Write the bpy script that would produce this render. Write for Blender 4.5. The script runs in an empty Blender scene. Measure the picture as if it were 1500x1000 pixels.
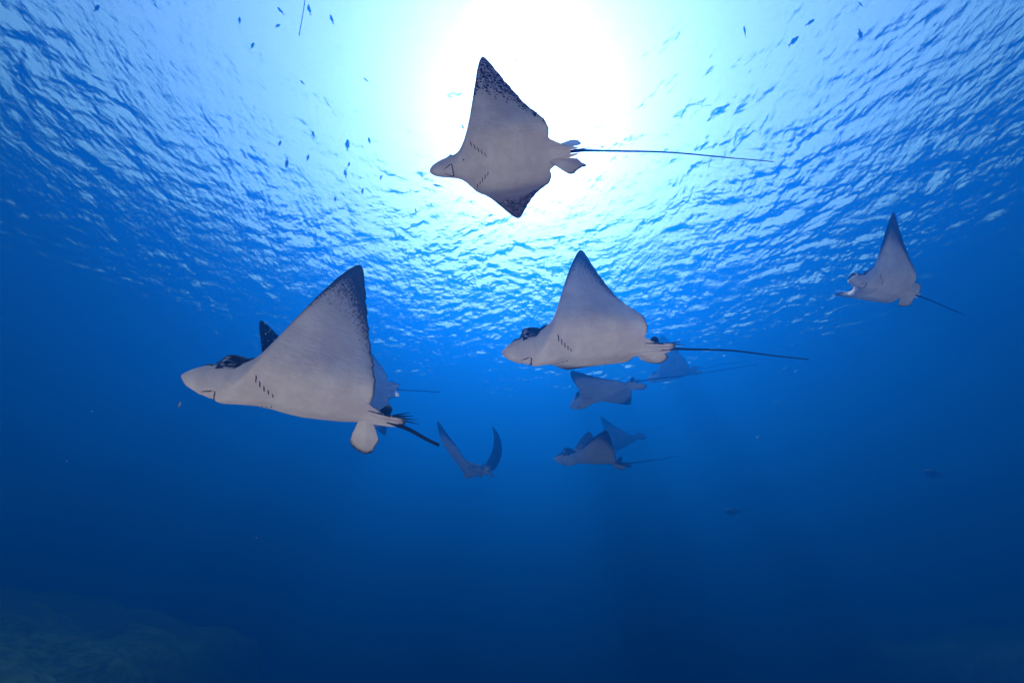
import bpy, math, random
import numpy as np
from mathutils import Vector, Matrix

# ------------------------------------------------------------------ camera, sky, sun, exposure
C = bpy.context.scene
COL = C.collection
F = 600.0                       # focal length in pixels of the 1500 px wide frame
PITCH = 34.0
CAM_Z = 7.0
cam = bpy.data.cameras.new('camera')
cam_ob = bpy.data.objects.new('camera', cam)
COL.objects.link(cam_ob)
C.camera = cam_ob
cam.sensor_width = 36
cam.lens = F / 1500 * 36
cam.clip_start = .05
cam.clip_end = 3000
cam_ob.location = (0, 0, CAM_Z)
cam_ob.rotation_euler = (math.radians(90 + PITCH), 0, 0)

SUN_EL = math.radians(61)
SUN_AZ = math.radians(4)
world = bpy.data.worlds.new('World')
C.world = world
world.use_nodes = True
wt = world.node_tree
bg = wt.nodes['Background']
sky = wt.nodes.new('ShaderNodeTexSky')
sky.sky_type = 'NISHITA'
sky.sun_disc = False
sky.sun_elevation = SUN_EL
sky.sun_rotation = SUN_AZ
sky.dust_density = 1.6
bg.inputs['Strength'].default_value = .085
wt.links.new(sky.outputs[0], bg.inputs['Color'])

sun = bpy.data.lights.new('sun', 'SUN')
sun_ob = bpy.data.objects.new('sun', sun)
COL.objects.link(sun_ob)
sun.energy = 5
sun.angle = math.radians(.5)
sun.color = (1, .96, .9)
sun_ob.rotation_euler = (math.pi / 2 - SUN_EL, 0, math.pi - SUN_AZ)

C.view_settings.view_transform = 'Standard'
C.view_settings.look = 'None'
C.view_settings.gamma = 1
C.view_settings.use_curve_mapping = False
C.view_settings.exposure = 2.55

cy = C.cycles
cy.max_bounces = 10
cy.diffuse_bounces = 3
cy.transmission_bounces = 6
cy.volume_bounces = 1
cy.use_denoising = True
cy.sample_clamp_indirect = 4
cy.caustics_reflective = False

# water: scattering and absorption per metre for red, green, blue
SCATTER = np.array((.0001, .0043, .0235))
ABSORB = np.array((.091, .067, .091))
ANISO = .68
SURF_Z = CAM_Z + 15.0           # mean height of the water surface

rng = np.random.default_rng(7)

# ------------------------------------------------------------------ helpers
def tag(o, label=None, cat=None, group=None, kind=None):
    for k, v_ in (('label', label), ('category', cat), ('group', group), ('kind', kind)):
        if v_: o[k] = v_
    return o

def new_mat(name):
    m = bpy.data.materials.new(name); m.use_nodes = True
    t = m.node_tree; t.nodes.clear()
    out = t.nodes.new('ShaderNodeOutputMaterial')
    return m, t, out

class NT:
    """small helper to write node graphs"""
    def __init__(s, t): s.t = t
    def n(s, typ, **kw):
        x = s.t.nodes.new('ShaderNode' + typ)
        for k, v_ in kw.items(): setattr(x, k, v_)
        return x
    def l(s, a, b): s.t.links.new(a, b)
    def math(s, op, a, b=None, c=None, clamp=False):
        x = s.n('Math', operation=op, use_clamp=clamp)
        for i, q in enumerate((a, b, c)):
            if q is None: continue
            if isinstance(q, (int, float)): x.inputs[i].default_value = q
            else: s.l(q, x.inputs[i])
        return x.outputs[0]
    def maprange(s, v_, a, b, c=0., d=1., smooth=True):
        x = s.n('MapRange'); x.interpolation_type = 'SMOOTHSTEP' if smooth else 'LINEAR'
        s.l(v_, x.inputs[0])
        for i, q in enumerate((a, b, c, d)): x.inputs[i + 1].default_value = q
        return x.outputs[0]
    def mix(s, f, a, b):
        x = s.n('Mix', data_type='RGBA')
        for sock, q in ((x.inputs[0], f), (x.inputs[6], a), (x.inputs[7], b)):
            if isinstance(q, (int, float)): sock.default_value = q
            elif isinstance(q, tuple): sock.default_value = (*q, 1)
            else: s.l(q, sock)
        return x.outputs[2]
    def attr(s, name): return s.n('Attribute', attribute_name=name)
    def noise(s, vec, scale, detail=3., rough=.5):
        x = s.n('TexNoise'); x.inputs['Scale'].default_value = scale
        x.inputs['Detail'].default_value = detail; x.inputs['Roughness'].default_value = rough
        if vec is not None: s.l(vec, x.inputs['Vector'])
        return x.outputs['Fac']

def mesh_obj(name, verts, faces, mat, parent=None, smooth=True, attrs=None, uv=None):
    me = bpy.data.meshes.new(name)
    verts = np.asarray(verts, dtype=np.float32)
    if isinstance(faces, np.ndarray):
        q = faces
        me.vertices.add(len(verts)); me.vertices.foreach_set('co', verts.ravel())
        me.loops.add(q.size); me.loops.foreach_set('vertex_index', q.ravel().astype(np.int32))
        me.polygons.add(len(q))
        me.polygons.foreach_set('loop_start', np.arange(len(q), dtype=np.int32) * q.shape[1])
        me.polygons.foreach_set('loop_total', np.full(len(q), q.shape[1], dtype=np.int32))
    else:
        me.from_pydata([tuple(v_) for v_ in verts.tolist()], [], faces)
    me.update(calc_edges=True)
    me.polygons.foreach_set('use_smooth', np.full(len(me.polygons), smooth))
    for k, a in (attrs or {}).items():
        at = me.attributes.new(k, 'FLOAT' if a.ndim == 1 else 'FLOAT_VECTOR', 'POINT')
        at.data.foreach_set('value' if a.ndim == 1 else 'vector', a.astype(np.float32).ravel())
    me.materials.append(mat)
    o = bpy.data.objects.new(name, me); COL.objects.link(o)
    if parent is not None: o.parent = parent
    return o

def quads(nx, ny, wrap=False):
    """faces of a grid of ny rows with nx points each (wrap joins the row ends)"""
    i = np.arange(ny - 1)[:, None] * nx
    j = np.arange(nx if wrap else nx - 1)[None]
    k = (j + 1) % nx
    return np.stack([i + j, i + k, i + nx + k, i + nx + j], -1).reshape(-1, 4)

def grid_obj(name, xs, ys, f, mat):
    X, Y = np.meshgrid(xs, ys)
    v_ = np.stack([X, Y, f(X, Y)], -1).reshape(-1, 3)
    return mesh_obj(name, v_, quads(len(xs), len(ys)), mat)

def axis(inner, d, outer, r=1.06):
    l = list(np.arange(0, inner, d))
    while l[-1] < outer:
        d *= r; l.append(l[-1] + d)
    l = np.array(l)
    return np.concatenate([-l[:0:-1], l])

RC = np.array(cam_ob.rotation_euler.to_matrix())
def at(px, py, dist):
    """world point seen at a pixel of the 1500x1000 picture, at a depth along the lens axis"""
    return np.array([0, 0, CAM_Z]) + RC @ (np.array([(px - 750) / F, (500 - py) / F, -1.0]) * dist)

# ------------------------------------------------------------------ the setting
# water surface: real waves of many lengths, glass seen from below (a Snell's window with total
# reflection outside it); near the vertical a share of the light goes straight through
m, t, out = new_mat('water_surface'); N = NT(t)
gl = N.n('BsdfGlass'); gl.inputs['Roughness'].default_value = .085; gl.inputs['IOR'].default_value = 1.333
tr = N.n('BsdfTransparent')
lw = N.n('LayerWeight')
fac = N.maprange(lw.outputs['Facing'], .22, .38, .95, 0.)
mx = N.n('MixShader'); N.l(fac, mx.inputs[0]); N.l(gl.outputs[0], mx.inputs[1]); N.l(tr.outputs[0], mx.inputs[2])
geo = N.n('NewGeometry')
mp = N.n('Mapping'); mp.inputs['Scale'].default_value = (1, .55, 1); N.l(geo.outputs['Position'], mp.inputs[0])
h = N.noise(mp.outputs[0], 5.0, 4., .55)
bp = N.n('Bump'); bp.inputs['Strength'].default_value = .6; bp.inputs['Distance'].default_value = .06
N.l(h, bp.inputs['Height']); N.l(bp.outputs[0], gl.inputs['Normal']); N.l(bp.outputs[0], lw.inputs['Normal'])
N.l(mx.outputs[0], out.inputs['Surface'])
waves = []
for k in range(130):
    lam = .17 * 13 ** rng.random()
    a = rng.normal(math.radians(70), .95)
    waves.append((2 * math.pi / lam * math.cos(a), 2 * math.pi / lam * math.sin(a), .0034 * lam ** .85, rng.random() * 6.28))
def surf(X, Y):
    Z = np.full_like(X, SURF_Z)
    wx = X + .25 * np.sin(Y * .9 + 1) + .15 * np.sin(X * 1.7 + Y * .6)
    wy = Y + .25 * np.sin(X * .8 + 2)
    g = .8 + .35 * np.sin(X * .31 + 1.3 * np.sin(Y * .23)) * np.sin(Y * .27 + .6 + np.sin(X * .19)) + .3 * np.sin(X * .9 + 1.6 * np.sin(Y * .55)) * np.sin(Y * .8 + 1.2 * np.sin(X * .5 + 1))
    for kx, ky, A, p in waves: Z += g * A * np.sin(kx * wx + ky * wy + p)
    return Z
water = grid_obj('water', axis(20, .05, 700, 1.05), axis(19, .05, 700, 1.05) + 10, surf, m)
tag(water, kind='structure')

# seabed: an unseen pale shelf added to bounce light onto the bellies, dropping off ahead to keep the water dark, with rubble banks at both sides
m, t, out = new_mat('bounce_sand'); N = NT(t)
geo = N.n('NewGeometry')
n1 = N.noise(geo.outputs['Position'], .5, 5., .6); n2 = N.noise(geo.outputs['Position'], 3.4, 5., .65)
c = N.mix(N.maprange(n1, .35, .65), (.90, .60, .61), (.83, .55, .55))  # pink tint warms the light this shelf throws up at the animals
c = N.mix(N.maprange(n2, .56, .68), c, (.30, .30, .24))
sz = N.n('SeparateXYZ'); N.l(geo.outputs['Position'], sz.inputs[0])
hgt = N.math('ADD', sz.outputs[2], N.math('MULTIPLY', n2, 1.5))
faded_rubble = N.mix(N.maprange(n2, .42, .6), (.022, .034, .030), (.046, .064, .052))   # coral rubble on the banks, colour darkened and greened to imitate fading through water
side = N.math('ADD', N.math('ABSOLUTE', sz.outputs[0]), N.math('MULTIPLY', n1, 4.))
c = N.mix(N.math('MAXIMUM', N.maprange(hgt, 5.7, 6.4), N.maprange(side, 10., 12.)), c, faded_rubble)
d = N.n('BsdfDiffuse'); N.l(c, d.inputs[0]); N.l(d.outputs[0], out.inputs['Surface'])
def sm(a, b, x):
    t_ = np.clip((x - a) / (b - a), 0, 1); return t_ * t_ * (3 - 2 * t_)
def bed(X, Y):
    e = 6.5 + 1.2 * np.clip(np.abs(X) - 4.5, 0, 4) + 4. * np.clip(-X - 11, 0, 8) + 4. * np.clip(X - 18, 0, 8) + .8 * np.sin(X * .35)
    Z = -35 + 39.9 / (1 + np.exp(np.clip((Y - e) / 1.3, -30, 30)))
    Z += np.clip(.15 * (-X - 10), 0, 9) * sm(2, 12, Y) * (1 - sm(40, 70, Y)) + np.clip(.09 * (X - 18), 0, 8) * sm(2, 12, Y) * (1 - sm(40, 70, Y))
    Z += .35 * np.sin(X * .9 + 1.5 * np.sin(Y * .7)) * np.sin(Y * .8 + np.sin(X * .6)) * sm(8, 14, np.abs(X))
    for k in range(1, 5):
        q = 1.9 ** k
        Z += .22 / q * (np.sin(X * .5 * q + 1.7 * np.sin(Y * .37 * q + k)) + np.sin(Y * .55 * q + 1.3 * np.sin(X * .41 * q + 2 * k)))
    return Z
seabed = grid_obj('seabed', axis(30, .3, 700), axis(30, .3, 700), bed, m)
tag(seabed, kind='structure')

# the body of water itself: one closed box of even density round everything
m, t, out = new_mat('haze'); N = NT(t)
v_ = N.n('VolumePrincipled')
DEN = .1
col = SCATTER / DEN
v_.inputs['Color'].default_value = (*col, 1)
v_.inputs['Absorption Color'].default_value = (*((1 - ABSORB / DEN / (1 - col)) ** 2), 1)
v_.inputs['Density'].default_value = DEN
v_.inputs['Density Attribute'].default_value = ''
v_.inputs['Anisotropy'].default_value = ANISO
N.l(v_.outputs[0], out.inputs['Volume'])
bx = np.array([(x, y, z) for z in (-40., SURF_Z + 1.0) for y in (-760., 790.) for x in (-760., 760.)])
haze = mesh_obj('haze', bx, [(0, 2, 3, 1), (4, 5, 7, 6), (0, 1, 5, 4), (2, 6, 7, 3), (0, 4, 6, 2), (1, 3, 7, 5)], m, smooth=False)
tag(haze, kind='stuff')

# ------------------------------------------------------------------ materials of the animals
def ray_skin(name, stipple=1.0, scale=70., maze=False):
    m, t, out = new_mat(name); N = NT(t)
    rest = N.attr('rest').outputs['Vector']         # planform place on the skin, so marks stay put
    top = N.attr('dorsal').outputs['Fac']
    dark = N.attr('dusky').outputs['Fac']
    edge = N.attr('margin').outputs['Fac']
    soft = N.noise(rest, 6., 6., .68)
    belly = N.mix(N.maprange(soft, .30, .68), (.97, .70, .77), (.80, .54, .62))
    tint = N.math('MULTIPLY', N.math('POWER', N.math('MULTIPLY', dark, .87, clamp=True), 1.6), .92)
    belly = N.mix(N.math('MULTIPLY', tint, .45) if maze else tint, belly, (.075, .065, .075))
    lab = N.noise(rest, scale, 1.2 if maze else 2., .45)
    if maze:      # pale winding lines on a dusky ground
        w = N.maprange(dark, .10, .95, .30, .062)
        mark = N.maprange(N.math('SUBTRACT', N.math('ABSOLUTE', N.math('SUBTRACT', lab, .5)), w), -.012, .02)
    else:         # dusky freckles that close up towards the wing tip
        th = N.math('MULTIPLY_ADD', dark, -.36 * stipple, .80)
        lab = N.math('MULTIPLY_ADD', N.noise(rest, scale * 2.3, 1.), .45, N.math('MULTIPLY', lab, .6))
        mark = N.math('MULTIPLY', N.maprange(N.math('SUBTRACT', lab, th), -.05, .06), .85)
    belly = N.mix(mark, belly, (.040, .042, .055))
    belly = N.mix(edge, belly, (.02, .02, .025))
    # upper side: nearly black, scattered with white spots
    vo = N.n('TexVoronoi'); vo.inputs['Scale'].default_value = 42.; vo.inputs['Randomness'].default_value = .55
    N.l(rest, vo.inputs['Vector'])
    spot = N.maprange(vo.outputs['Distance'], .17, .22, 1., 0.)
    sx = N.n('SeparateXYZ'); N.l(rest, sx.inputs[0])
    spot = N.math('MULTIPLY', spot, N.maprange(sx.outputs[0], .24, .30))
    back = N.mix(spot, (.018, .018, .024), (.55, .55, .53))
    back = N.mix(edge, back, (.015, .015, .02))
    colr = N.mix(top, belly, back)
    p = N.n('BsdfPrincipled'); N.l(colr, p.inputs['Base Color'])
    p.inputs['Roughness'].default_value = .5; p.inputs['Specular IOR Level'].default_value = 0
    mp = N.n('Mapping'); mp.inputs['Scale'].default_value = (14, 70, 40); N.l(rest, mp.inputs[0])
    b1 = N.noise(mp.outputs[0], 1., 3.); b2 = N.noise(rest, 120., 2.)
    hh = N.math('ADD', N.math('ADD', b1, N.math('MULTIPLY', b2, .5)), N.math('MULTIPLY', N.noise(rest, 11., 2.), 2.2))
    bp = N.n('Bump'); bp.inputs['Strength'].default_value = .45; bp.inputs['Distance'].default_value = .014
    N.l(hh, bp.inputs['Height']); N.l(bp.outputs[0], p.inputs['Normal'])
    N.l(p.outputs[0], out.inputs['Surface'])
    return m
def plain(name, col_, rough=.5, var=.3, scale=40.):
    m, t, out = new_mat(name); N = NT(t)
    tc = N.n('TexCoord')
    f = N.noise(tc.outputs['Object'], scale, 3.)
    c = N.mix(f, tuple(x * (1 - var) for x in col_), tuple(min(1, x * (1 + var)) for x in col_))
    p = N.n('BsdfPrincipled'); N.l(c, p.inputs['Base Color']); p.inputs['Roughness'].default_value = rough; p.inputs['Specular IOR Level'].default_value = 0
    N.l(p.outputs[0], out.inputs['Surface'])
    return m
M_SKIN = {0: ray_skin('ray_skin', 1.0, 78.), 1: ray_skin('ray_skin_reticulated', 1., 30., True), 2: ray_skin('ray_skin_pale', 1.0, 82.)}
M_TAIL = plain('tail_skin', (.02, .02, .026), .5)
M_EYE = plain('eye', (.006, .006, .008), .12, .1)
M_SLIT = plain('slit_skin', (.055, .04, .05), .7)
M_LIP = plain('mouth_skin', (.04, .028, .032), .7)
M_FISH = plain('fish_skin', (.10, .13, .17), .4, .3, 20.)
M_LINE = plain('rope', (.12, .13, .14), .7)
M_SPECK = plain('drift', (.55, .42, .25), .7)

# ------------------------------------------------------------------ the eagle rays: shape
# planform coordinates: u runs 0 at the snout to 1 at the tail root, y is the distance from the mid line
B=.92
LEy=np.array([0,.012,.03,.045,.056,.064,.071,.078,.09,.11,.15,.22,.32,.45,.6,.75,.85,.9,.915,.92])
LEu=np.array([0,.004,.022,.052,.088,.125,.165,.195,.215,.232,.258,.29,.326,.368,.418,.476,.524,.556,.572,.585])
TEy=np.array([0,.012,.03,.045,.06,.075,.09,.10,.112,.125,.15,.18,.24,.34,.48,.62,.76,.86,.9,.915,.92])
TEu=np.array([1.0,.997,.98,.955,.925,.895,.868,.852,.846,.851,.857,.853,.838,.808,.76,.712,.664,.628,.609,.598,.585])
def LE(s): return np.interp(s,LEy,LEu)
def TE(s): return np.interp(s,TEy,TEu)
def sm(a,b,x):
    t=np.clip((x-a)/(b-a),0,1); return t*t*(3-2*t)
def lift(u,s): return .05*sm(.06,.11,s)*(1-sm(.26,.55,u))
def thick(u,y):
    """half thickness (top, bottom) of the animal at planform point u (0 nose..1 tail), y"""
    s=np.abs(y)
    le,te=LE(s),TE(s)
    hw=np.interp(u,LEu,LEy)                      # half width of the front outline at u
    hb=np.interp(u,TEu[8::-1],TEy[8::-1])         # half width of the tail stem
    e=np.minimum(u-le,np.where(u<.24,(hw-s)*1.0,9))
    f=np.minimum(te-u,np.where(u>.85,(hb-s)*1.0,9))
    r=.03
    ef=np.sqrt(np.clip(1-(1-np.clip(e/r,0,1))**2,0,1)); ff=np.sqrt(np.clip(1-(1-np.clip(f/.035,0,1))**2,0,1))
    R=np.interp(u,[0,.04,.1,.16,.22,.32,.45,.6,.75,.85,.93,1],[.007,.028,.050,.061,.068,.076,.080,.073,.054,.036,.022,.010])
    sg=np.interp(u,[0,.12,.22,.35,.55,.75,.9,1],[.09,.09,.12,.17,.18,.14,.07,.05])
    body=R*np.exp(-(s/sg)**2*1.0)
    ch=np.maximum(te-le,1e-3); c=np.clip((u-le)/ch,0,1)
    wing=.05*ch*np.sqrt(np.clip(c,0,1))*(1-c)*1.9*sm(.05,.16,s)+.0035*sm(.02,.2,s)
    skull=.060*sm(.110,.132,u)*(1-sm(.18,.38,u))*np.exp(-(s/.062)**4)
    brow=.012*np.exp(-((u-.155)/.03)**2-((s-.055)/.018)**2)
    bill=.012*np.exp(-((u-.078)/.022)**2)*np.exp(-(s/.05)**4)-.022*np.exp(-((u-.113)/.007)**2)*np.exp(-(s/.075)**8)
    top=(body*1.0+wing*.9+skull+brow+bill)*ef*ff
    chin=.008*np.exp(-((u-.19)/.05)**2-(s/.06)**2)
    mou=-.007*np.exp(-((u-.163)/.010)**2)*(1-sm(.03,.05,s))-.004*np.exp(-((s-np.clip(.018+(u-.115)*.4,.01,.04))/.007)**2)*sm(.105,.12,u)*(1-sm(.155,.17,u))
    bot=lift(u,s)*.8*ef*ff+(body*(.92+1.05*(1-sm(.16,.42,u)))+wing*.7+chin+mou)*ef*ff
    return top,bot
def zmid(u,y):
    s=np.abs(y)
    return -.050*(1-np.clip(u/.17,0,1))**1.3*np.exp(-(s/.1)**2)-.012*sm(.8,1,u)*np.exp(-(s/.1)**2)+lift(u,s)
SG=np.linspace(0,1.0,201)
def wingcurve(a1,a2):
    ph=a1*sm(.05,.30,SG)+a2*np.clip((SG-.2)/.72,0,1.1)**1.2
    d=SG[1]-SG[0]
    Y=np.concatenate([[0],np.cumsum((np.cos(ph[1:])+np.cos(ph[:-1]))/2*d)]); Z=np.concatenate([[0],np.cumsum((np.sin(ph[1:])+np.sin(ph[:-1]))/2*d)])
    return ph,Y,Z
def bend(u,y,z,P):
    """planform point + height -> local metres/L (forward x, left y, up z)"""
    s=np.abs(y); L=y>=0
    out=[]
    for (a1,a2,tw,sw) in (P[0:4],P[4:8]):
        ph,Y,Z=wingcurve(a1,a2)
        p=np.interp(s,SG,ph); yy=np.interp(s,SG,Y); zz=np.interp(s,SG,Z)
        q=np.clip(s/B,0,1.1); q2=q*sm(.1,.5,s)
        th=tw*q2; du=u-.5
        # twist about the mid chord, positive = leading edge up
        ux=.5+np.cos(th)*du+np.sin(th)*z*0; nz=z-np.sin(th)*du
        X=.45-(ux+sw*q**2*sm(.05,.3,s))
        out.append((X,yy-np.sin(p)*nz,zz+np.cos(p)*nz))
    X=np.where(L,out[0][0],out[1][0]); Yv=np.where(L,out[0][1],-out[1][1]); Zv=np.where(L,out[0][2],out[1][2])
    return np.stack([X,Yv,Zv],-1)
def rotm(r):
    th=np.linalg.norm(r)
    if th<1e-9: return np.eye(3)
    k=r/th; K=np.array([[0,-k[2],k[1]],[k[2],0,-k[0]],[-k[1],k[0],0]])
    return np.eye(3)+math.sin(th)*K+(1-math.cos(th))*K@K
def tailpts(n,yaw,pit,cy_,cp,ln):
    """tail centre line: starts at the body's end, bends away"""
    t=np.linspace(0,1,n); d=ln/(n-1)
    # the first part follows the body, then the free whip turns
    a=yaw*sm(0,.18,t)+cy_*t; b=pit*sm(0,.18,t)+cp*t
    v=np.stack([-np.cos(a)*np.cos(b),np.sin(a)*np.cos(b),np.sin(b)],-1)
    p=np.concatenate([[[0,0,0]],np.cumsum((v[1:]+v[:-1])/2*d,0)])
    return p+np.array([.45-.93,0,-.008])
def pelvic(side,ang,back=0.):
    """outline points (front root, front tip, rear tip, rear inner) of a pelvic fin in local coords"""
    pts=np.array([[.83,.055],[.90,.085],[.985,.150],[1.03,.125],[1.035,.085],[1.0,.04],[.93,.02]])
    return pts
def pelv_bend(u,y,z,side,ang,spl=0.):
    y0=.035
    # splay: turn forward in the fin's own plane about its root, then droop
    a,b=u-.87,y-y0
    u=.87+np.cos(spl)*a-np.sin(spl)*b; y=y0+np.sin(spl)*a+np.cos(spl)*b
    dy=y-y0
    return np.stack([.45-u, side*(y0+np.cos(ang)*dy+np.sin(ang)*z), -.012-np.sin(ang)*dy+np.cos(ang)*z],-1)

RAY_L = 1.9                     # metres from snout to tail root

def surf_pt(u, y, P, top, off=0.):
    u = np.asarray(u, float); y = np.asarray(y, float)
    a, b = thick(u, y)
    return bend(u, y, zmid(u, y) + ((a + off) if top else -(b + off)), P) * RAY_L

def ray_body(P, fine, dus):
    n0, n1, nc = (22, 60, 72) if fine else (12, 26, 32)
    s = np.concatenate([np.linspace(0, .13, n0), .13 + (B - .13) * np.sin(np.linspace(0, 1, n1)[1:] * math.pi / 2) ** .85])
    s = np.concatenate([-s[:0:-1], s])
    c = (1 - np.cos(np.linspace(0, 1, nc) * math.pi)) / 2
    c = np.unique(np.concatenate([c, np.linspace(.01, .3, 32 if fine else 10)])); nc = len(c)
    S, Cc = np.meshgrid(s, c)
    le, te = LE(np.abs(S)), TE(np.abs(S))
    # uneven trailing margin: small nicks
    te = te - (.004 * np.sin(np.abs(S) * 61 + 2) + .003 * np.sin(S * 143)) * sm(.15, .3, np.abs(S)) * (1 - sm(.75, .9, np.abs(S)))
    U = le + (te - le) * Cc
    A, Bt = thick(U, S); Z = zmid(U, S)
    top = bend(U, S, Z + A, P); bot = bend(U, S, Z - Bt, P)
    v_ = np.concatenate([top.reshape(-1, 3), bot.reshape(-1, 3)]) * RAY_L
    nx = len(s); q = quads(nx, nc); off = nx * nc
    # top sheet and bottom sheet welded along their borders
    idx = np.arange(off).reshape(nc, nx); rem = idx + off
    border = np.zeros((nc, nx), bool); border[0] = border[-1] = True; border[:, 0] = border[:, -1] = True
    rem[border] = idx[border]
    both = np.concatenate([q[:, ::-1], rem.ravel()[q]])
    rest = np.stack([U, S, 0 * U], -1).reshape(-1, 3)
    a_s = np.abs(S); ed = te - U; fr = U - le
    tpos = a_s / B
    band = np.exp(-(ed / (.035 + .06 * tpos)) ** 2) * sm(.13, .30, a_s)
    dusky = np.clip(dus[0] * sm(dus[1], dus[3], tpos + .25 * (U - .5)) + dus[2] * band + .45 * np.exp(-(fr / .025) ** 2) * sm(.3, .6, tpos), 0, 1.15)
    margin = np.clip(np.exp(-(ed / .010) ** 2) * sm(.1, .16, a_s) + np.exp(-(fr / (.004 + .009 * tpos)) ** 2) * sm(.25, .55, tpos), 0, 1)
    hw = np.interp(U, LEu, LEy)
    head = 1 - sm(.2, .27, U)
    lat = hw - a_s
    # on the snout and the head the white of the underside climbs up the flanks
    dors_head = np.where(U < .135, sm(.003, .011, np.minimum(lat, fr)), np.clip((lat + .003 * np.sin(U * 210) - np.interp(U, [.135, .165, .19], [.013, .011, -.012])) / .008, 0, 1))
    dors = np.where(U < .24, dors_head, 1.)
    dors = np.maximum(dors, (1 - sm(.010, .016, np.hypot(U - .158, (a_s - .060) * 1.0))) * (lat > .001))
    topv = dors.reshape(-1); under = 0 * topv
    att = dict(rest=np.concatenate([rest, rest + np.array([0, 0, .37])]),
               dorsal=np.concatenate([topv, under]),
               dusky=np.concatenate([dusky.reshape(-1)] * 2), margin=np.concatenate([margin.reshape(-1)] * 2))
    # drop the unused duplicate border points
    used = np.unique(both); remap = np.full(2 * off, -1); remap[used] = np.arange(len(used))
    return v_[used], remap[both], {k: a[used] for k, a in att.items()}

def ribbon(pts, w, P, h=.0025, top=False):
    """a thin lens-shaped crease lying on the skin along planform points"""
    pts = np.array(pts, float)
    t0 = np.linspace(0, 1, len(pts)); tt = np.linspace(0, 1, max(7, 3 * len(pts)))
    q = np.stack([np.interp(tt, t0, pts[:, k]) for k in (0, 1)], -1)
    for _ in range(3): q[1:-1] = (q[:-2] + 2 * q[1:-1] + q[2:]) / 4
    d = np.gradient(q, axis=0); d /= np.linalg.norm(d, axis=1)[:, None] + 1e-9
    nrm = np.stack([-d[:, 1], d[:, 0]], -1)
    wd = w * np.clip(np.sin(np.linspace(.08, .92, len(tt)) * math.pi), 0, 1)[:, None] ** .6
    rows = [surf_pt(*(q + nrm * wd).T, P, top, -.001), surf_pt(*q.T, P, top, h), surf_pt(*(q - nrm * wd).T, P, top, -.001)]
    return np.stack(rows, 1).reshape(-1, 3), quads(3, len(tt))

def tube(p, r, n=8):
    p = np.asarray(p, float); r = np.broadcast_to(r, (len(p),))
    d = np.gradient(p, axis=0); d /= np.linalg.norm(d, axis=1)[:, None] + 1e-12
    up = np.array([0.01, .02, 1.]); a = np.cross(d, up); a /= np.linalg.norm(a, axis=1)[:, None]; b = np.cross(d, a)
    th = np.arange(n) * 2 * math.pi / n
    v_ = p[:, None] + r[:, None, None] * (np.cos(th)[None, :, None] * a[:, None] + np.sin(th)[None, :, None] * b[:, None])
    v_ = v_.reshape(-1, 3); f = quads(n, len(p), True).tolist()
    return v_, f + [tuple(range(n))[::-1], tuple(range((len(p) - 1) * n, len(p) * n))]

def pelvic_fin(side, ang, fine, spl=0.):
    n, k = (18, 10) if fine else (9, 5)
    a = np.linspace(0, 1, n); b = np.linspace(0, 1, k)
    A, Bb = np.meshgrid(a, b)              # a: front to rear, b: root to rim
    ru = .83 + .10 * A; ry = .045 - .020 * A
    ou = np.interp(A, [0, .10, .20, .30, .72, .82, 1], [.905, .935, .965, .990, 1.085, 1.085, 1.035])
    oy = np.interp(A, [0, .10, .20, .30, .72, .82, 1], [.135, .172, .196, .198, .150, .120, .055])
    fringe = .004 * np.sin(A * 70) * (Bb > .99)
    U = ru + (ou - ru) * Bb + fringe; Y = ry + (oy - ry) * Bb
    T = (.011 * (1 - Bb) ** .8 + .0025) * np.sqrt(np.clip(np.sin(A * math.pi), 0.02, 1))
    T[-1] = .0008
    Zr = .012 * Bb * np.sin(A * 9)
    top = pelv_bend(U, Y, Zr + T, side, ang, spl); bot = pelv_bend(U, Y, Zr - T, side, ang, spl)
    v_ = np.concatenate([top.reshape(-1, 3), bot.reshape(-1, 3)]) * RAY_L
    q = quads(n, k); off = n * k; i = np.arange(off).reshape(k, n)
    rim = np.concatenate([i[0], i[1:, -1], i[-1, -2::-1], i[-2:0:-1, 0]])
    side_f = np.stack([rim, np.roll(rim, -1), np.roll(rim, -1) + off, rim + off], -1)
    f = np.concatenate([q[:, ::-1], q + off, side_f])
    rest = np.stack([U, side * Y, 0 * U], -1).reshape(-1, 3)
    dk = (sm(.72, 1., Bb) * .75).reshape(-1); mg = (sm(.93, 1., Bb) * sm(.1, .3, A)).reshape(-1)
    z = np.zeros(off)
    return v_, f, dict(rest=np.concatenate([rest, rest + .37]), dorsal=np.concatenate([z + 1, z]), dusky=np.concatenate([dk, dk]), margin=np.concatenate([mg, mg]))

def blob(c, r, n=12, m_=8):
    th = np.arange(n) * 2 * math.pi / n; ph = np.linspace(.02, math.pi - .02, m_)
    T, Ph = np.meshgrid(th, ph)
    v_ = np.stack([np.sin(Ph) * np.cos(T), np.sin(Ph) * np.sin(T), np.cos(Ph)], -1).reshape(-1, 3) * r + c
    return v_, quads(n, m_, True).tolist() + [tuple(range(n)), tuple(range((m_ - 1) * n, m_ * n))[::-1]]

def dorsal_fin(h=.072):
    # a small rounded blade standing at the tail root
    prof = np.array([[0, 0], [.018, .022], [.04, .042], [.062, .05], [.078, .045], [.084, .03], [.078, .012], [.07, 0]])
    base_u, z0 = .905, .010
    v_ = []
    for sgn in (1, -1):
        for k, (dx, dz) in enumerate(prof): v_.append((.45 - base_u - dx, sgn * .0045 * (1 - dz / .055), z0 + dz * h / .05))
    cidx = len(v_); v_ += [(.45 - base_u - .045, .008, z0 + .018), (.45 - base_u - .045, -.008, z0 + .018)]
    n = len(prof); f = []
    for k in range(n):
        j = (k + 1) % n
        f += [(k, j, cidx), (n + j, n + k, cidx + 1), (j, k, n + k, n + j)]
    return np.array(v_) * RAY_L, f

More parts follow.
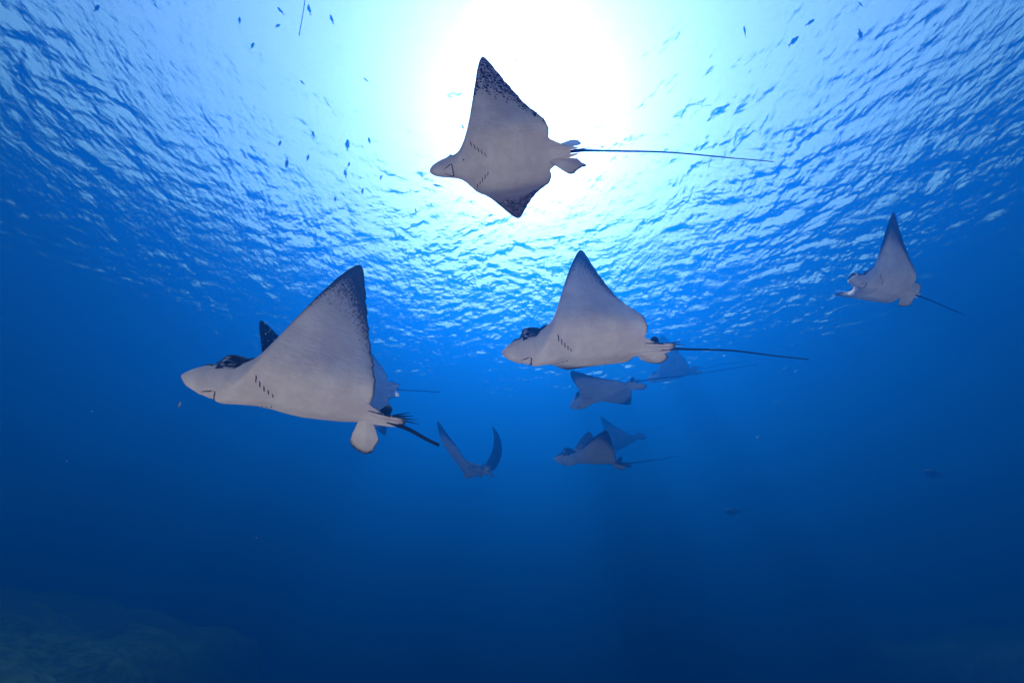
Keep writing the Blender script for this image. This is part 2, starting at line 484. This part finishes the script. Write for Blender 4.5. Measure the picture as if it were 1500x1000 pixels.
def eagle_ray(pose, label, fine=2, skin=0, dus=(.9, .5, .6), spines=2, clasper=True):
    Mx = np.array(pose['M']); D = pose['D']; sc = pose['L'] / RAY_L
    pos = np.array([0, 0, CAM_Z]) + RC @ np.array([(pose['px'] - 750) / F * D, (500 - pose['py']) / F * D, -D])
    R = RC @ Mx
    root = bpy.data.objects.new('eagle_ray', None); COL.objects.link(root)
    m4 = Matrix([list(R[i] * sc) + [pos[i]] for i in range(3)] + [[0, 0, 0, 1]]); root.matrix_world = m4
    root.empty_display_size = .2
    tag(root, label, 'eagle ray', 'eagle rays swimming in a loose school')
    P = pose['P']; sk = M_SKIN[skin]
    v_, f, att = ray_body(P, fine > 0, dus)
    mesh_obj('body', v_, f, sk, root, attrs=att)
    for k, side in enumerate((1, -1)):
        v_, f, att = pelvic_fin(side, pose['pel'][k], fine > 0, pose['pel'][2] if side < 0 else pose['pel'][3])
        mesh_obj('pelvic_fin', v_, f, sk, root, attrs=att)
    tl = tailpts(64 if fine else 40, *pose['T']) * RAY_L
    q_ = np.linspace(0, 1, len(tl)); wob = .016 * np.sin(q_ * 9 + D * 3) * q_ * (1 - q_) * RAY_L
    tl = tl + np.stack([0 * q_, wob, .7 * wob[::-1]], -1)
    ln = pose['T'][4]; tt = np.linspace(0, ln, len(tl))
    cut = pose['T'][4] < .8
    rad = np.interp(tt, [0, .1, .25, .6, 1.3, 2], [.014, .0095, .0075, .0058, .0035, .0022]) if not cut else np.interp(tt, [0, .1, .25, .6], [.016, .0125, .0105, .0085])
    v_, f = tube(tl, rad * RAY_L)
    mesh_obj('tail', v_, f, M_TAIL, root)
    v_, f = dorsal_fin(); mesh_obj('dorsal_fin', v_, f, M_TAIL, root)
    if fine:
        for side in (1, -1):
            p = surf_pt([.155], [side * .060], P, True, -.012)[0]
            v_, f = blob(p, .0135 * RAY_L); mesh_obj('eye', v_, f, M_EYE, root)
            for k in range(5):
                u0, y0 = .312 + .0215 * k, side * (.125 - .016 * k)
                g = [(u0 - .003, y0 + side * .013), (u0 + .004, y0 + side * .004), (u0 + .003, y0 - side * .005), (u0 + .008, y0 - side * .013)]
                v_, f = ribbon(g, .0042, P); mesh_obj('gill_slit', v_, f, M_SLIT, root)
            g = [(.110, side * .022), (.112, side * .045), (.118, side * .058), (.135, side * .0655), (.155, side * .071)]
            v_, f = ribbon(g, .0035, P, top=True); mesh_obj('brow_crease', v_, f, M_SLIT, root)
        mo = [(.112, .014), (.124, .022), (.140, .029), (.154, .038), (.164, .041), (.169, .032), (.166, .018), (.172, .0), (.166, -.018), (.169, -.032), (.164, -.041), (.154, -.038), (.140, -.029), (.124, -.022), (.112, -.014)]
        v_, f = ribbon(mo, .0055, P); mesh_obj('mouth', v_, f, M_LIP, root)
    if fine and clasper:
        for side in (1, -1):
            p = np.array([(.45 - u, side * y, z) for u, y, z in ((.82, .05, -.015), (.88, .045, -.022), (.94, .034, -.024), (1.0, .024, -.022), (1.045, .018, -.018))])
            tq = np.linspace(0, 1, 14); p = np.stack([np.interp(tq, np.linspace(0, 1, 5), p[:, k]) for k in range(3)], -1) * RAY_L
            v_, f = tube(p, np.interp(tq, [0, .3, .75, .93, 1], [.004, .012, .010, .007, .002]) * RAY_L, 10)
            r_ = np.array([(.9, side * .05, .2)] * len(v_)); z = np.zeros(len(v_))
            mesh_obj('clasper', v_, f, sk, root, attrs=dict(rest=np.array(v_) / RAY_L, dorsal=z, dusky=z, margin=z))
    for k in range(spines if fine else 0):
        a = (k - (spines - 1) / 2) * .10
        q = np.linspace(0, 1, 8); ln_ = .19 - .025 * k
        p = np.stack([.45 - .975 - q * ln_ * math.cos(a), q * ln_ * math.sin(a), .012 + q * (.016 + .012 * k)], -1) * RAY_L
        v_, f = tube(p, np.interp(q, [0, .7, 1], [.0055, .004, .0006]) * RAY_L, 6)
        mesh_obj('tail_spine', v_, f, M_TAIL, root)
    return root

# fitted pose of every animal: turn M (camera axes), place, wing bends P, tail T, pelvic fins
POSES = {
    'r1': {'M': [[-0.8844, 0.4655, 0.0354], [0.3177, 0.5445, 0.7763], [0.342, 0.6978, -0.6294]], 'px': 421.0, 'py': 575.1, 'D': 2.964, 'P': [1.407, -0.046, -0.489, -0.011, 0.839, 0.839, -0.035, -0.502], 'T': [-0.089, -0.135, -0.036, -0.055, 0.379], 'pel': [0.3, 0.552, 0.75, -1.0], 'L': 1.4},
    'r2': {'M': [[-0.9922, -0.1114, -0.0566], [-0.1236, 0.8072, 0.5772], [-0.0186, 0.5796, -0.8147]], 'px': 722.8, 'py': 236.4, 'D': 3.32, 'P': [1.014, -0.178, -0.514, -0.102, 1.124, -0.457, -0.073, 0.023], 'T': [-0.104, -0.14, -0.141, 0.284, 1.593], 'pel': [-1.568, 1.111, 0.0, 0.0], 'L': 1.15},
    'r3': {'M': [[-0.9954, 0.084, -0.0458], [0.009, 0.5585, 0.8295], [0.0953, 0.8253, -0.5567]], 'px': 843.0, 'py': 507.2, 'D': 3.225, 'P': [1.798, -0.188, -0.518, 0.015, 0.48, -0.051, 0.007, 0.029], 'T': [-0.301, 0.197, 0.194, -0.266, 1.255], 'pel': [0.3, -0.072, 0.0, -1.0], 'L': 1.3},
    'r4': {'M': [[-0.9707, 0.2403, 0.0025], [0.18, 0.7202, 0.67], [0.1592, 0.6508, -0.7423]], 'px': 1286.0, 'py': 418.0, 'D': 5.662, 'P': [0.91, -0.207, -0.158, -0.143, 1.039, 0.051, -0.048, 0.196], 'T': [-0.18, 0.24, 0.025, -0.093, 1.328], 'pel': [-1.129, -0.106, 0.0, 0.0], 'L': 1.15},
    'r5': {'M': [[-0.9709, 0.0096, 0.2391], [0.0564, 0.9802, 0.1896], [-0.2326, 0.1976, -0.9523]], 'px': 531.7, 'py': 565.6, 'D': 11.193, 'P': [-0.423, -0.27, 0.006, 0.077, 0.3, 0.2, 0.0, 0.0], 'T': [0.109, -0.226, 0.045, -0.093, 0.854], 'pel': [0.745, 1.324, 0.0, 0.0], 'L': 1.9},
    'r6': {'M': [[-0.323, -0.8977, 0.2997], [-0.3114, 0.3999, 0.8621], [-0.8937, 0.1851, -0.4086]], 'px': 692.9, 'py': 687.5, 'D': 11.551, 'P': [0.459, 0.319, -0.417, 0.016, 1.203, 1.283, 0.142, -0.129], 'T': [0.167, -0.285, 0.067, -0.114, 0.514], 'pel': [0.3, 0.3, 0.0, 0.0], 'L': 1.9},
    'r7': {'M': [[-0.8054, -0.587, -0.0822], [-0.3589, 0.3727, 0.8557], [-0.4717, 0.7187, -0.5109]], 'px': 876.1, 'py': 577.3, 'D': 10.627, 'P': [-0.089, 0.21, 0.085, -0.044, 0.134, -0.07, 0.054, -0.032], 'T': [-0.419, -0.066, -0.054, 0.104, 1.566], 'pel': [0.289, 0.3, 0.0, 0.0], 'L': 1.9},
    'r8': {'M': [[-0.9378, -0.3469, -0.0121], [-0.2293, 0.5929, 0.7719], [-0.2606, 0.7267, -0.6356]], 'px': 979.2, 'py': 548.0, 'D': 16.034, 'P': [0.514, 0.31, -0.001, -0.105, 0.485, 0.196, 0.0, 0.034], 'T': [-0.102, 0.023, -0.042, 0.009, 1.068], 'pel': [0.365, 0.1, 0.0, 0.0], 'L': 1.9},
    'r9': {'M': [[-0.9943, 0.0177, 0.1051], [0.106, 0.2631, 0.9589], [-0.0106, 0.9646, -0.2635]], 'px': 857.1, 'py': 671.0, 'D': 11.245, 'P': [0.494, 0.05, 0.066, -0.046, 0.574, 0.12, 0.0, 0.055], 'T': [-0.401, 0.155, -0.165, 0.063, 1.317], 'pel': [0.3, 0.61, 0.0, 0.0], 'L': 1.9},
    'r10': {'M': [[-0.5915, -0.805, -0.0461], [-0.5336, 0.348, 0.7708], [-0.6044, 0.4805, -0.6354]], 'px': 911.5, 'py': 648.5, 'D': 19.108, 'P': [0.501, 0.359, 0.049, -0.006, 0.5, 0.3, 0.0, 0.0], 'T': [-0.705, 0.168, -0.316, 0.073, 1.171], 'pel': [0.3, 0.602, 0.0, 0.0], 'L': 1.9},
}
eagle_ray(POSES['r1'], 'foremost pinkish white ray, largest in the photo, black spotted far wing peeking over its back', 2, 2, (1.05, .33, .45, 1.05), 4)
eagle_ray(POSES['r2'], 'topmost ray seen flat from below against the sun glare', 2, 1, (1.15, .20, .80, .90), 1)
eagle_ray(POSES['r3'], 'grey bellied ray in the middle with one tall pointed wing and long tail', 2, 0, (1.0, .30, .5, 1.1), 2)
eagle_ray(POSES['r4'], 'lone ray at the far right with one thin raised wing', 2, 0, (1.2, .30, .7, .95), 0)
eagle_ray(POSES['r5'], 'faint blue ray half hidden behind the raised wing of the foremost ray', 1, 0, (.9, .45, .5, .95), 0, False)
eagle_ray(POSES['r6'], 'dark ray seen from behind with both wings raised in a U, beside the foremost tail', 1, 0, (.9, .45, .5, .95), 0, False)
eagle_ray(POSES['r7'], 'blue ray right under the middle grey ray, nose down with a notched rear wing', 1, 0, (.9, .45, .5, .95), 0, False)
eagle_ray(POSES['r8'], 'faint blue ray crossing behind the tail of the middle grey ray', 1, 0, (.9, .45, .5, .95), 0, False)
eagle_ray(POSES['r9'], 'lowest ray, teal belly and dark second wing tip, in front of a fainter ray', 1, 0, (.9, .45, .5, .95), 0, False)
eagle_ray(POSES['r10'], 'faintest ray, partly hidden behind the lowest teal bellied ray', 1, 0, (.9, .45, .5, .95), 0, False)

# ------------------------------------------------------------------ small fish near the surface
def fish_mesh():
    n, k = 8, 9
    xs = np.array([0, .04, .12, .26, .42, .6, .76, .85, .88]); hh = np.array([.004, .05, .10, .145, .15, .115, .06, .032, .03]); ww = np.array([.004, .03, .055, .075, .075, .05, .025, .012, .008])
    th = np.arange(n) * 2 * math.pi / n
    v_ = np.stack([np.repeat(.45 - xs, n).reshape(k, n), ww[:, None] * np.cos(th), hh[:, None] * np.sin(th)], -1).reshape(-1, 3).tolist()
    f = quads(n, k, True).tolist() + [tuple(range(n))[::-1], tuple(range((k - 1) * n, k * n))]
    def blade(pts, w=.006):
        b = len(v_); m_ = len(pts)
        for sg in (1, -1): v_.extend([(x, sg * w, z) for x, z in pts])
        f.append(tuple(range(b, b + m_))); f.append(tuple(range(b + 2 * m_ - 1, b + m_ - 1, -1)))
        for i in range(m_): f.append((b + i, b + m_ + i, b + m_ + (i + 1) % m_, b + (i + 1) % m_))
    blade([(-.39, .02), (-.55, .15), (-.50, .03), (-.48, 0), (-.50, -.03), (-.55, -.15), (-.39, -.02)])
    blade([(.18, .13), (.02, .205), (-.18, .15), (-.2, .09)]); blade([(-.02, -.13), (-.12, -.195), (-.22, -.12), (-.2, -.08)])
    return np.array(v_) * 1.0, f
FV, FF = fish_mesh()
fish0 = None
# pixel, length in pixels, angle of the head in the picture (degrees), depth, label
FISH = [
 (420, 239, 17, -90, 11.5, 'dark blue fish seen belly on, clearest of the small fish left of the topmost ray'),
 (411, 16, 13, 130, 11, 'small fish slanting head up, nearest left of the hanging rope'),
 (407, 38, 9, 20, 11, 'small curled fish just below the one left of the hanging rope'),
 (453, 14, 14, 100, 11, 'slim fish just right of the hanging rope'),
 (486, 28, 13, 105, 11, 'slim fish alone to the right of the rope, pointing up'),
 (351, 30, 10, 80, 11, 'short upright fish farthest left of those around the rope'),
 (370, 67, 10, 55, 11.5, 'small fish below and left of the rope end'),
 (443, 121, 9, 135, 11, 'stubby fish below the lower end of the rope'),
 (536, 117, 9, 140, 12, 'small pale fish alone midway between the rope and the topmost ray'),
 (509, 212, 16, 85, 11.5, 'long slim upright fish in the middle of the group left of the topmost ray'),
 (451, 231, 10, 70, 11.5, 'little fish right beside the clearest fish of the left group'),
 (506, 254, 12, 95, 11.5, 'upright fish below the long slim fish of the left group'),
 (511, 241, 8, 60, 11.5, 'tiny slanting fish touching the upright fish of the left group'),
 (541, 206, 10, 100, 12, 'pale upright fish right of the long slim fish'),
 (558, 260, 8, 70, 12, 'tiny fish nearest to the snout of the topmost ray on its left'),
 (531, 280, 9, 75, 12, 'pale slanting fish low in the left group'),
 (491, 292, 9, 85, 12, 'small fish at the bottom of the left group above the blue ripples'),
 (410, 210, 9, 60, 11.5, 'small fish above the clearest fish of the left group'),
 (609, 309, 8, 95, 12, 'tiny pale fish lowest of all left of the topmost ray'),
 (641, 272, 15, 170, 11, 'blue fish directly under the snout of the topmost ray'),
 (459, 197, 11, 100, 12, 'faint upright fish above the two fish of the left group'),
 (678, 186, 10, 115, 12, 'little fish close to the front edge of the raised wing of the topmost ray'),
 (1163, 60, 18, 42, 10.5, 'bright blue deep bodied fish, biggest of those at the upper right'),
 (1187, 33, 14, 30, 10.5, 'slim curved fish just above the biggest fish at the upper right'),
 (1091, 46, 15, 105, 11, 'thin upright fish leftmost of those at the upper right'),
 (1260, 50, 16, -88, 11, 'narrow upright fish rightmost of those at the upper right'),
 (1261, 7, 11, 145, 11, 'curved fish at the top edge, right of the middle of the photo'),
 (142, 12, 12, 40, 11, 'faint fish in the blue ripples at the top left corner'),
 (1366, 693, 34, 170, 17, 'faint dark fish alone in deep blue water at the lower right'),
 (1072, 749, 26, 175, 18, 'barely visible fish in dark water, left of the other lone fish'),
]
for px, py, ln, ang, dep, lab in FISH:
    if fish0 is None:
        fish0 = mesh_obj('fish', FV, FF, M_FISH); o = fish0
    else:
        o = fish0.copy(); COL.objects.link(o)
    a = math.radians(ang)
    f_ = np.array([math.cos(a), math.sin(a), .15]); f_ /= np.linalg.norm(f_)
    u_ = np.array([-math.sin(a), math.cos(a), .9 if ang > -80 else .1]) if ln < 16 else np.array([-math.sin(a), math.cos(a), .25])
    u_ = u_ - f_ * (u_ @ f_); u_ /= np.linalg.norm(u_); l_ = np.cross(u_, f_)
    R_ = RC @ np.stack([f_, l_, u_], 1); s_ = ln * dep / F * 1.05
    p_ = at(px, py, dep)
    o.matrix_world = Matrix([list(R_[i] * s_) + [p_[i]] for i in range(3)] + [[0, 0, 0, 1]])
    tag(o, lab, 'fish', 'small fish scattered near the surface')

# a thin rope hanging down from the surface at the top of the frame
a, b = at(438, 52, 9.5), at(450, -40, 9.5)
q = np.linspace(0, 1, 30)[:, None]
d_ = b - a; top_ = a + d_ * (SURF_Z - .1 - a[2]) / max(d_[2], .01) if d_[2] > .3 else b
pts = a + (b - a) * q + np.sin(q * 3.1) * np.array([.03, 0, 0])
v_, f = tube(pts, .0095, 8)
rope = mesh_obj('rope', v_, f, M_LINE)
tag(rope, 'thin pale blue rope slanting down from the top edge among small fish', 'rope')

# drifting bits
def leaf_bit(s_):
    q = np.linspace(0, 1, 7); z = np.interp(q, [0, .2, .5, .8, 1], [.05, .55, 1, .5, .03]) * .16
    v_, f = tube(np.stack([.05 * np.sin(q * 5), .04 * np.cos(q * 4), q - .5], -1) * s_, z * s_, 6)
    return v_, f
for k, (px, py, ln, dep, ang, lab) in enumerate([
    (263, 592, 9, 3.2, 5, 'small yellowish drifting scrap below the snout of the foremost ray'),
    (135, 602, 3, 3.0, 60, 'tiny pale speck floating left of the yellowish scrap'),
    (98, 675, 3, 3.0, 20, 'tiny pale speck, the lower of two at the far left'),
    (376, 787, 3, 3.0, 70, 'tiny reddish pale speck alone in dark water below the foremost ray'),
    (1110, 640, 5, 4.5, 100, 'small pale blue speck right of the lowest rays'),
    (1060, 466, 4, 4.5, 30, 'tiny yellowish speck above the tail of the middle grey ray')]):
    v_, f = leaf_bit(ln * dep / F)
    o = mesh_obj('drifting_speck', v_, f, M_SPECK)
    o.location = at(px, py, dep); o.rotation_euler = (.3, math.radians(ang), .4)
    tag(o, lab, 'speck', 'specks drifting in the water')
